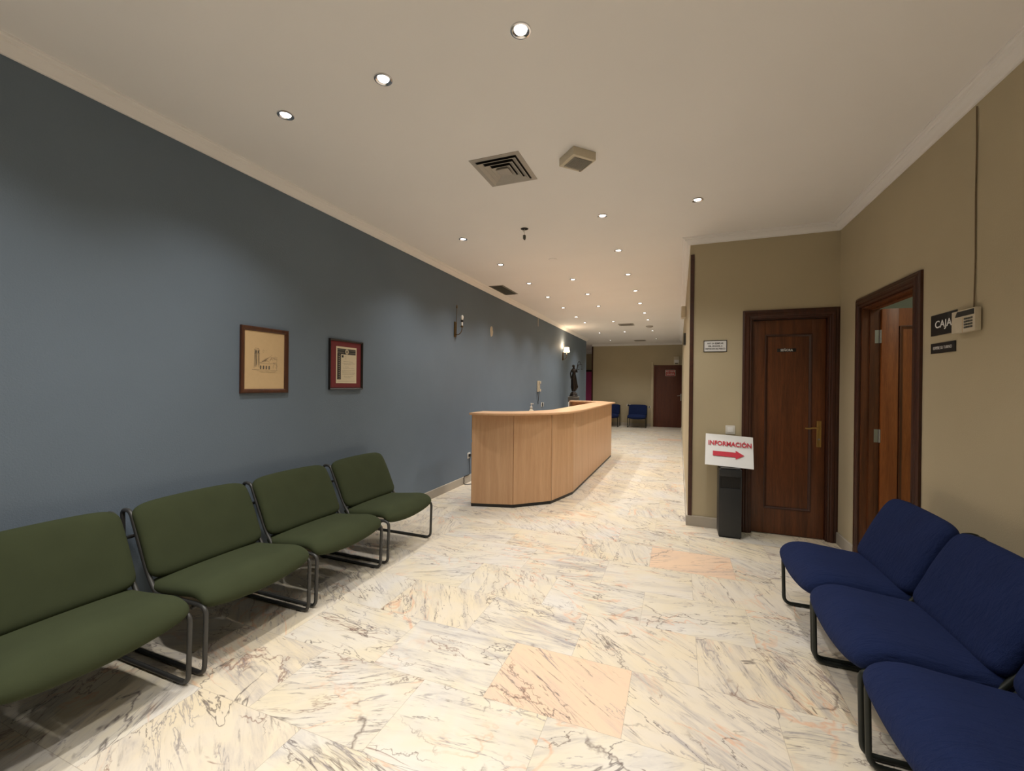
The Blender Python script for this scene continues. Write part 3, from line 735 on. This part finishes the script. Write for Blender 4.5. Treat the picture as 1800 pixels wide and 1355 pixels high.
# ------------------------------------------------------------------ wall lamps
def sconce(label, y, z0, lit):
    r = thing('wall_lamp', label, 'wall lamp', facing((XL, y, z0), (0, 1, 0)))
    MB().box(-0.024, 0.024, 0.0, 0.20, 0.0005, 0.018, 0.008, 3).build('back_plate', M['oldbrass'], r)
    rod = MB(); rod.tube([(0, 0.01, 0.026), (0, 0.385, 0.030)], 0.0035, seg=8)
    rod.lathe([(0.0, 0.375), (0.008, 0.378), (0.009, 0.39), (0.005, 0.398), (0.008, 0.408), (0.0, 0.42)], (0, 0, 0.030), 12, 'Y')
    rod.tube([(0, 0.03, 0.01), (0, 0.03, 0.03)], 0.005, seg=8); rod.build('rod', M['oldbrass'], r)
    arm = MB(); pts = smooth_curve([(0.018, 0.035), (0.050, 0.030), (0.085, 0.050), (0.105, 0.085), (0.108, 0.125)], 14)
    arm.tube([(0, p.y, p.x) for p in pts], 0.005, seg=8)
    arm.lathe([(0.004, 0.120), (0.020, 0.128), (0.022, 0.134), (0.012, 0.140), (0.012, 0.150)], (0, 0, 0.108), 16, 'Y')
    arm.build('arm', M['oldbrass'], r)
    MB().lathe([(0.012, 0.140), (0.012, 0.192), (0.0, 0.192)], (0, 0, 0.108), 14, 'Y').build('candle_sleeve', M['white'], r)
    MB().lathe([(0.016, 0.190), (0.018, 0.212), (0.013, 0.220), (0.0, 0.220)], (0, 0, 0.108), 14, 'Y').build('lamp_holder', M['black'] if not lit else M['white'], r)
    if not lit:
        MB().lathe([(0.010, 0.219), (0.017, 0.240), (0.019, 0.255), (0.015, 0.272), (0.006, 0.282), (0.0, 0.284)], (0, 0, 0.108), 16, 'Y').build('bulb', M['bulb'], r)
    else:
        MB().lathe([(0.075, 0.205), (0.078, 0.206), (0.055, 0.325), (0.052, 0.325)], (0, 0, 0.108), 24, 'Y').build('lamp_shade', M['shade'], r)
        MB().lathe([(0.010, 0.219), (0.017, 0.245), (0.015, 0.272), (0.0, 0.284)], (0, 0, 0.108), 16, 'Y').build('bulb', M['glow'], r)
        ld = bpy.data.lights.new('bulb_light', 'POINT'); ld.energy = 10; ld.color = (1, 0.72, 0.45); ld.shadow_soft_size = 0.03
        lo_ = bpy.data.objects.new('bulb_light', ld); COL.objects.link(lo_); lo_.parent = r; lo_.location = (0, 0.34, 0.108)
    return r
sconce('unlit brass wall lamp with a bare bulb on the blue wall', 4.895, 1.970, False)
sconce('lit brass wall lamp with a small glowing shade above the bronze statue', 10.42, 1.985, True)

# marks on the blue wall
def blob(name, label, cat, y, z, pts, mat):
    r = MB(); r.prism(pts, 0.0005, 0.002)
    o = r.build(name, mat, None, 0); o.matrix_world = facing((XL, y, z), (0, 1, 0)); tag(o, label, cat); return o
rnd = random.Random(2)
blob('plaster_patch', 'oval patch of bare pale plaster on the blue wall right of the unlit lamp', 'wall patch', 6.065, 2.185, [(0.052*math.cos(a)*(1+rnd.uniform(-.15, .15)), 0.085*math.sin(a)*(1+rnd.uniform(-.12, .12))) for a in [i*2*PI/18 for i in range(18)]], M['plaster'])
blob('paint_scrape', 'thin pale vertical scrape high on the blue wall under the cornice', 'wall patch', 8.415, 2.655, [(-0.014, 0.09), (0.016, 0.09), (0.012, 0.0), (0.016, -0.08), (-0.004, -0.085), (-0.012, 0.0)], M['plaster'])
# handset on the wall
ph = thing('wall_phone', 'cream wall telephone handset on the blue wall above the desk', 'telephone', facing((XL, 8.43, 1.335), (0, 1, 0)))
MB().box(-0.050, 0.050, -0.115, 0.115, 0.0005, 0.03, 0.006).build('cradle', M['cream'], ph)
MB().box(-0.024, 0.024, -0.105, 0.105, 0.03, 0.046, 0.006).box(-0.028, 0.028, 0.055, 0.108, 0.031, 0.068, 0.008).box(-0.028, 0.028, -0.108, -0.055, 0.031, 0.068, 0.008).build('handset', M['cream'], ph)
MB().tube(smooth_curve([(0.0, -0.105, 0.04), (-0.01, -0.18, 0.03), (0.0, -0.26, 0.02), (0.005, -0.33, 0.012), (0.02, -0.36, 0.01)], 16), 0.006, seg=6).build('cord', M['black'], ph)
plate('wall_socket', 'white wall socket on the blue wall right of the telephone', 'socket', facing((XL, 8.76, 0.945), (0, 1, 0)), 0.16, 0.09, 'socket')
plate('wall_socket', 'white wall socket low on the blue wall at the near end of the desk', 'socket', facing((XL, 5.33, 0.37), (0, 1, 0)), 0.08, 0.08, 'socket')
cb = thing('black_cable', 'black cable hanging from the socket and trailing on the floor beside the desk', 'cable', facing((XL, 5.33, 0), (0, 1, 0)))
MB().box(-0.02, 0.02, 0.355, 0.39, 0.0088, 0.035, 0.004).build('plug', M['black'], cb)
MB().tube(smooth_curve([(0, 0.357, 0.026), (0.0, 0.30, 0.014), (0.005, 0.2, 0.018), (0.0, 0.115, 0.020), (-0.08, 0.108, 0.018), (-0.16, 0.104, 0.02), (-0.165, 0.05, 0.021), (-0.165, 0.006, 0.03), (-0.10, 0.0055, 0.12), (0.1, 0.0055, 0.22), (0.5, 0.0055, 0.3)], 60), 0.005, seg=6).build('wire', M['black'], cb)

# ------------------------------------------------------------------ statue on its pedestal
SX, SY = -2.44, 10.5
pd = thing('pedestal', 'tall dark square pedestal carrying the bronze statue near the blue wall', 'pedestal', Matrix.Translation((SX, SY, 0)))
MB().box(-0.115, 0.115, -0.115, 0.115, 0.04, 1.070, 0.003).build('shaft', M['pedestal'], pd)
MB().box(-0.13, 0.13, -0.13, 0.13, 0.0, 0.04, 0.003).build('foot', M['pedestal'], pd)
MB().box(-0.125, 0.125, -0.125, 0.125, 1.070, 1.082, 0.003).build('top_slab', M['grille'], pd)
st = thing('bronze_statue', 'dark bronze statue of a draped woman holding up scales, on the pedestal', 'statue', rotz((SX, SY, 1.083), 0.25) @ Matrix.Diagonal((1, 1, 1, 1)))
MB().lathe([(0.0, 0), (0.105, 0), (0.108, 0.02), (0.095, 0.035), (0.085, 0.05), (0.09, 0.07), (0.07, 0.09), (0.05, 0.12), (0.0, 0.125)], seg=22).build('base', M['bronze'], st)
# draped body: one skinned figure
def skinned(name, verts, edges, radii, mat, parent, root=0, sub=2):
    me = bpy.data.meshes.new(name); me.from_pydata(verts, edges, []); o = bpy.data.objects.new(name, me); COL.objects.link(o)
    sk = o.modifiers.new('skin', 'SKIN'); sk.use_smooth_shade = True
    for i, r_ in enumerate(radii): me.skin_vertices[0].data[i].radius = r_ if isinstance(r_, tuple) else (r_, r_)
    me.skin_vertices[0].data[root].use_root = True
    ss = o.modifiers.new('sub', 'SUBSURF'); ss.levels = sub; ss.render_levels = sub
    dg = bpy.context.evaluated_depsgraph_get(); dg.update()
    m2_ = bpy.data.meshes.new_from_object(o.evaluated_get(dg)); m2_.name = name
    bpy.data.objects.remove(o)
    m2_.materials.clear(); m2_.materials.append(mat); m2_.polygons.foreach_set('use_smooth', [True]*len(m2_.polygons))
    o2 = bpy.data.objects.new(name, m2_); COL.objects.link(o2); o2.parent = parent; return o2
V = [(0, 0, 0.46), (0.0, 0, 0.53), (0.005, 0, 0.60), (0.0, 0, 0.665), (-0.005, 0, 0.71), (-0.008, -0.01, 0.755), (-0.008, -0.012, 0.79),
     (0.055, 0, 0.655), (0.082, -0.02, 0.60), (0.070, -0.05, 0.67), (0.085, -0.06, 0.735), (0.10, -0.06, 0.80),
     (-0.055, 0, 0.655), (-0.083, 0.0, 0.57), (-0.075, -0.02, 0.48), (-0.055, -0.045, 0.42),
     (0.03, -0.01, 0.40), (0.035, -0.03, 0.28), (0.03, -0.01, 0.16), (-0.03, 0, 0.40), (-0.035, 0.015, 0.28), (-0.02, 0.01, 0.15)]
E2 = [(0, 1), (1, 2), (2, 3), (3, 4), (4, 5), (5, 6), (3, 7), (7, 8), (8, 9), (9, 10), (10, 11), (3, 12), (12, 13), (13, 14), (14, 15), (0, 16), (16, 17), (17, 18), (0, 19), (19, 20), (20, 21)]
RR = [0.058, 0.042, 0.050, 0.042, 0.018, 0.034, 0.024, 0.022, 0.016, 0.014, 0.012, 0.012, 0.022, 0.016, 0.013, 0.012, 0.040, 0.028, 0.018, 0.040, 0.028, 0.018]
skinned('body', V, E2, RR, M['bronze'], st)
sk_ = MB(); N_ = 36; rws = []
for (zz, ra, rb, fl_, cx) in ((0.55, 0.048, 0.040, 0.002, 0), (0.48, 0.064, 0.056, 0.004, 0), (0.40, 0.070, 0.060, 0.006, 0.005), (0.31, 0.074, 0.064, 0.009, 0.012), (0.24, 0.085, 0.064, 0.012, 0.02), (0.20, 0.070, 0.056, 0.012, 0.01), (0.13, 0.040, 0.036, 0.008, 0.0)):
    rws.append([sk_.bm.verts.new((cx+(ra+fl_*math.sin(7*2*PI*k/N_+zz*9))*math.cos(2*PI*k/N_), (rb+fl_*math.sin(7*2*PI*k/N_+zz*9))*math.sin(2*PI*k/N_), zz)) for k in range(N_)])
for a_, b_ in zip(rws, rws[1:]):
    for k in range(N_): sk_.bm.faces.new((a_[k], a_[(k+1) % N_], b_[(k+1) % N_], b_[k]))
sk_.build('robe', M['bronze'], st, 180)
MB().lathe([(0.0, 0.80), (0.030, 0.785), (0.037, 0.762), (0.034, 0.745), (0.020, 0.742)], (-0.010, 0.006, 0), 14).build('hair', M['bronze'], st)
scl = MB(); scl.tube(smooth_curve([(0.085, -0.06, 0.77), (0.10, -0.06, 0.845), (0.125, -0.06, 0.872), (0.15, -0.06, 0.85), (0.152, -0.06, 0.80)], 14), 0.005, seg=6)
scl.tube([(0.108, -0.06, 0.793), (0.196, -0.06, 0.803)], 0.004, seg=6)
for cx, tz in ((0.110, 0.793), (0.194, 0.803)):
    for a in (0, 2.1, 4.2): scl.tube([(cx, -0.06, tz), (cx+0.022*math.cos(a), -0.06+0.022*math.sin(a), tz-0.12)], 0.0012, seg=4)
    scl.lathe([(0.0, tz-0.130), (0.015, tz-0.127), (0.025, tz-0.118), (0.022, tz-0.118), (0.0, tz-0.124)], (cx, -0.06, 0), 14)
scl.build('scales', M['bronze'], st)

# ------------------------------------------------------------------ ceiling spotlights
def make_spot(label):
    r = thing('ceiling_spotlight', label, 'ceiling light')
    MB().lathe([(0.027, -0.001), (0.031, -0.0045), (0.036, -0.0065), (0.042, -0.005), (0.0435, 0.0), (0.027, 0.0)], seg=28).build('trim_ring', M['chrome'], r)
    MB().lathe([(0.0, -0.0035), (0.015, -0.003), (0.0255, -0.0015), (0.0255, -0.0005), (0.0, -0.0005)], seg=24).build('lens', M['glow'], r)
    ld = bpy.data.lights.new('spot_beam', 'SPOT'); ld.energy = LAMP_W; ld.color = LAMP_COL
    ld.spot_size = math.radians(118); ld.spot_blend = 1.0; ld.shadow_soft_size = 0.028
    lo_ = bpy.data.objects.new('spot_beam', ld); COL.objects.link(lo_); lo_.parent = r; lo_.location = (0, 0, -0.012)
    return r
s0 = make_spot('x')
q_ = 1.452/1.47
first = True
ordn = ['first', 'second', 'third', 'fourth', 'fifth', 'sixth', 'seventh', 'eighth', 'ninth', 'tenth', 'eleventh', 'twelfth', 'thirteenth', 'fourteenth']
cols = [
 ('row nearest the blue wall', [(-2.03, 1.733), (-2.048, 3.844), (-2.045, 4.817), (-2.031, 5.843), (-2.046, 6.848), (-2.053, 7.893), (-2.058, 9.027), (-2.054, 9.901), (-2.059, 11.937), (-2.06, 13.967)], [(-2.03, 0.65), (-2.03, -1.30)]),
 ('middle row over the reception desk', [(-1.345, 1.693), (-1.38, 5.817), (-1.377, 6.834), (-1.393, 7.922), (-1.403, 9.914), (-1.375, 11.872)], [(-1.36, 0.65), (-1.36, -1.30)]),
 ('row over the walkway beside the desk', [(-0.626, 1.659), (-0.629, 3.719), (-0.624, 4.729), (-0.634, 5.782), (-0.635, 6.819), (-0.652, 7.874), (-0.651, 8.94), (-0.645, 9.88), (-0.655, 11.831), (-0.659, 13.914)], [(-0.63, 0.65), (-0.63, -1.30)]),
 ('right-hand end', [(0.123, 3.652)], [(0.12, 1.62), (0.12, -1.3)])]
for cname, pts, behind in cols:
    for i, (x, y) in enumerate(pts):
        o = s0 if first else copy_tree(s0); first = False
        if len(pts) == 1: o['label'] = 'lit recessed spotlight nearest the closed door wall, rightmost on the ceiling'
        else: o['label'] = 'lit spotlight, %s from the camera in the %s' % (ordn[i], cname)
        o['group'] = 'recessed ceiling spotlights'
        o.location = (x*q_, y*q_, ZC)
    for k, (x, y) in enumerate(behind):
        o = copy_tree(s0); o.location = (x*q_, y*q_, ZC); o['group'] = 'recessed ceiling spotlights'
        o['label'] = 'recessed spotlight of the %s, %s the frame edge' % (cname, 'just behind' if k == 0 else 'well behind')
o = copy_tree(s0); o.location = (-4.2, 15.6, ZC); o['group'] = 'recessed ceiling spotlights'  # unseen lamp, added to brighten the recess
o['label'] = 'unseen spotlight added to brighten the recess behind the far end of the blue wall'
# empty hole with hanging lamp holder
hl = thing('hanging_lamp_holder', 'empty ceiling hole with a lamp holder dangling on its wire', 'lamp holder', Matrix.Translation((-1.367*q_, 3.785*q_, ZC)))
MB().lathe([(0.0, -0.0012), (0.034, -0.0012), (0.035, 0.0), (0.0, 0.0)], seg=24).build('hole', M['dark'], hl)  # flat near-black disc painted for the shade inside the opening
MB().tube([(0.004, 0, -0.001), (-0.003, 0, -0.03), (0.0, 0, -0.062)], 0.002, seg=6).tube([(-0.02, 0.01, -0.002), (-0.012, 0.0, -0.02), (0.0, 0, -0.03)], 0.002, seg=6).build('wire', M['steel'], hl)
MB().box(-0.011, 0.011, -0.011, 0.011, -0.094, -0.060, 0.003).box(-0.006, 0.006, -0.012, 0.012, -0.102, -0.090).build('holder', M['darkgrille'], hl)
MB().tube([(0.036*math.cos(a*0.3), 0.036*math.sin(a*0.3), -0.001) for a in range(21)], 0.002, closed=True, seg=6).build('hole_rim', M['grille'], hl)
cp = thing('ceiling_cover', 'round white blanking disc on the ceiling behind the dangling lamp holder', 'ceiling cover', Matrix.Translation((-1.384*q_, 4.82*q_, ZC)))
MB().lathe([(0.0, -0.006), (0.042, -0.006), (0.048, -0.004), (0.05, 0.0), (0.0, 0.0)], seg=28).build('disc', M['ceil'], cp)
sd_ = thing('smoke_detector', 'small round smoke detector on the far ceiling', 'smoke detector', Matrix.Translation((-0.665, 10.78, ZC)))
MB().lathe([(0.0, -0.04), (0.05, -0.038), (0.055, -0.03), (0.08, -0.02), (0.085, 0.0), (0.0, 0.0)], seg=28).build('body', M['grille'], sd_)

# square diffuser
def diffuser(name, label, cx, cy, wx, wy, mat, slots, dmat):
    r = thing(name, label, 'air vent', Matrix.Translation((cx, cy, ZC)))
    fr = 0.030
    MB().sweep([(-wx/2, -wy/2), (wx/2, -wy/2), (wx/2, wy/2), (-wx/2, wy/2)], [(0, 0.0), (0, -0.003), (fr*0.8, -0.006), (fr, -0.005), (fr, 0.0)], f3, closed=True).build('frame', mat, r)
    MB().box(-wx/2+fr-0.001, wx/2-fr+0.001, -wy/2+fr-0.001, wy/2-fr+0.001, -0.0012, 0.0).build('duct_shade', M['dark'], r)  # near-black sheet painted for the darkness behind the louvres
    return r, wx-2*fr, wy-2*fr
r, ix, iy = diffuser('air_diffuser', 'square four-way air diffuser with nested louvres above the waiting area', -1.128*q_, 2.704*q_, 0.345, 0.385, M['grille'], 4, None)
for k in range(4):
    f_ = 1-0.24*k
    hx, hy = ix/2*f_, iy/2*f_
    if k < 3:
        MB().sweep([(-hx, -hy), (hx, -hy), (hx, hy), (-hx, hy)], [(0.036, -0.0015), (0.039, -0.0015), (0.010, -0.018), (0.006, -0.017), (0.010, -0.016)], f3, closed=True).build('louvre', M['grille'], r)
    else:
        MB().lathe([(0.0, -0.022), (0.062, -0.016), (0.056, -0.0015), (0, -0.0015)], seg=4, rot=PI/4).build('centre_cone', M['grille'], r)
r, ix, iy = diffuser('air_grille', 'rectangular dark return air grille beside the blue wall', -2.545*q_, 6.14*q_, 0.225, 0.64, M['grilledark'], 0, None)
for i in range(9):
    x = -ix/2+ix*(i+0.5)/9
    MB().box(x-0.005, x+0.005, -iy/2, iy/2, -0.012, -0.0015).build('slat', M['darkgrille'], r)
for (cx, cy, lab) in ((-1.18, 10.51, 'far ceiling air vent, the nearer of two behind the last desk lights'), (-1.17, 14.27, 'farthest ceiling air vent near the exit door wall')):
    r, ix, iy = diffuser('air_diffuser', lab, cx*q_, cy*q_, 0.35, 0.37, M['grille'], 0, None)
    for i in range(8):
        x = -ix/2+ix*(i+0.5)/8
        MB().box(x-0.009, x+0.009, -iy/2, iy/2, -0.010, -0.0015).build('slat', M['grille'], r)
# square detector box
bx = thing('ceiling_detector', 'square cream sensor box with a ribbed grille on the ceiling beside the diffuser', 'detector', rotz((-0.618*q_, 2.690*q_, ZC), PI/4+0.02))
MB().box(-0.083, 0.083, -0.083, 0.083, -0.052, 0.0, 0.004).build('housing', M['cream'], bx)
MB().box(-0.058, 0.072, -0.062, 0.050, -0.0535, -0.0515).build('grille_recess', M['grilledark'], bx)
gr = MB()
for i in range(14): gr.box(-0.060+i*0.0098, -0.0575+i*0.0098, -0.060, 0.060, -0.058, -0.0525)
gr.build('ribs', M['grille'], bx)
MB().lathe([(0.0, -0.056), (0.004, -0.056), (0.004, -0.052)], (0.065, 0.068, 0), 10).build('indicator', M['black'], bx)

# ------------------------------------------------------------------ corridor wall and far wall items
o = thing('wall_speaker', 'small pale box high on the corridor side of the corner wall', 'speaker', facing((XC, 6.9, 2.47), (0, -1, 0)))
o.matrix_world = facing((XC, 6.9, 2.47), (0, -1, 0))
MB().box(-0.09, 0.09, -0.085, 0.085, 0.0005, 0.07, 0.015).build('housing', M['cream'], o)
o = thing('wall_box', 'small dark box on the corridor wall below the pale one', 'box', facing((XC, 6.9, 2.07), (0, -1, 0)))
MB().box(-0.07, 0.07, -0.085, 0.085, 0.0005, 0.035, 0.004).build('housing', M['frame'], o)
o = thing('emergency_light', 'pale emergency light box above the far brown door', 'emergency light', facing((-0.07, YF, 2.225), (1, 0, 0)))
MB().box(-0.085, 0.085, -0.13, 0.13, 0.0005, 0.06, 0.006).build('housing', M['cream'], o)
MB().box(-0.07, 0.07, -0.075, 0.02, 0.06, 0.066).build('lens_cover', M['paper'], o)
MB().box(-0.045, 0.045, -0.115, -0.085, 0.06, 0.068).build('label_strip', M['darkgrille'], o)
tr = MB().box(-0.865, -0.805, YF-0.02, YF, 0.0, 2.18, 0.002).build('trim_7', M['conduit'], None); tr['kind'] = 'structure'
plate('wall_socket', 'pale socket on the far wall between the two far navy chairs', 'socket', facing((-1.60, YF, 0.70), (1, 0, 0)), 0.12, 0.07, 'socket')
plate('wall_socket', 'pale socket on the far wall right of the far navy chair', 'socket', facing((-0.92, YF, 0.66), (1, 0, 0)), 0.09, 0.07, 'socket')

# unseen fitting added to light the side room behind the open door
sl = thing('added_fitting', 'unseen ceiling fitting added to light the side room behind the open door', 'ceiling light', Matrix.Translation((2.5, 2.9, ZC)))
MB().box(-0.3, 0.3, -0.08, 0.08, -0.05, 0, 0.005).build('housing', M['white'], sl)
ld = bpy.data.lights.new('added_fill', 'AREA'); ld.shape = 'RECTANGLE'; ld.size = 0.56; ld.size_y = 0.12; ld.energy = 12; ld.color = (0.95, 1, 0.85)
lo_ = bpy.data.objects.new('added_fill', ld); COL.objects.link(lo_); lo_.parent = sl; lo_.location = (0, 0, -0.055)
bpy.context.view_layer.update()
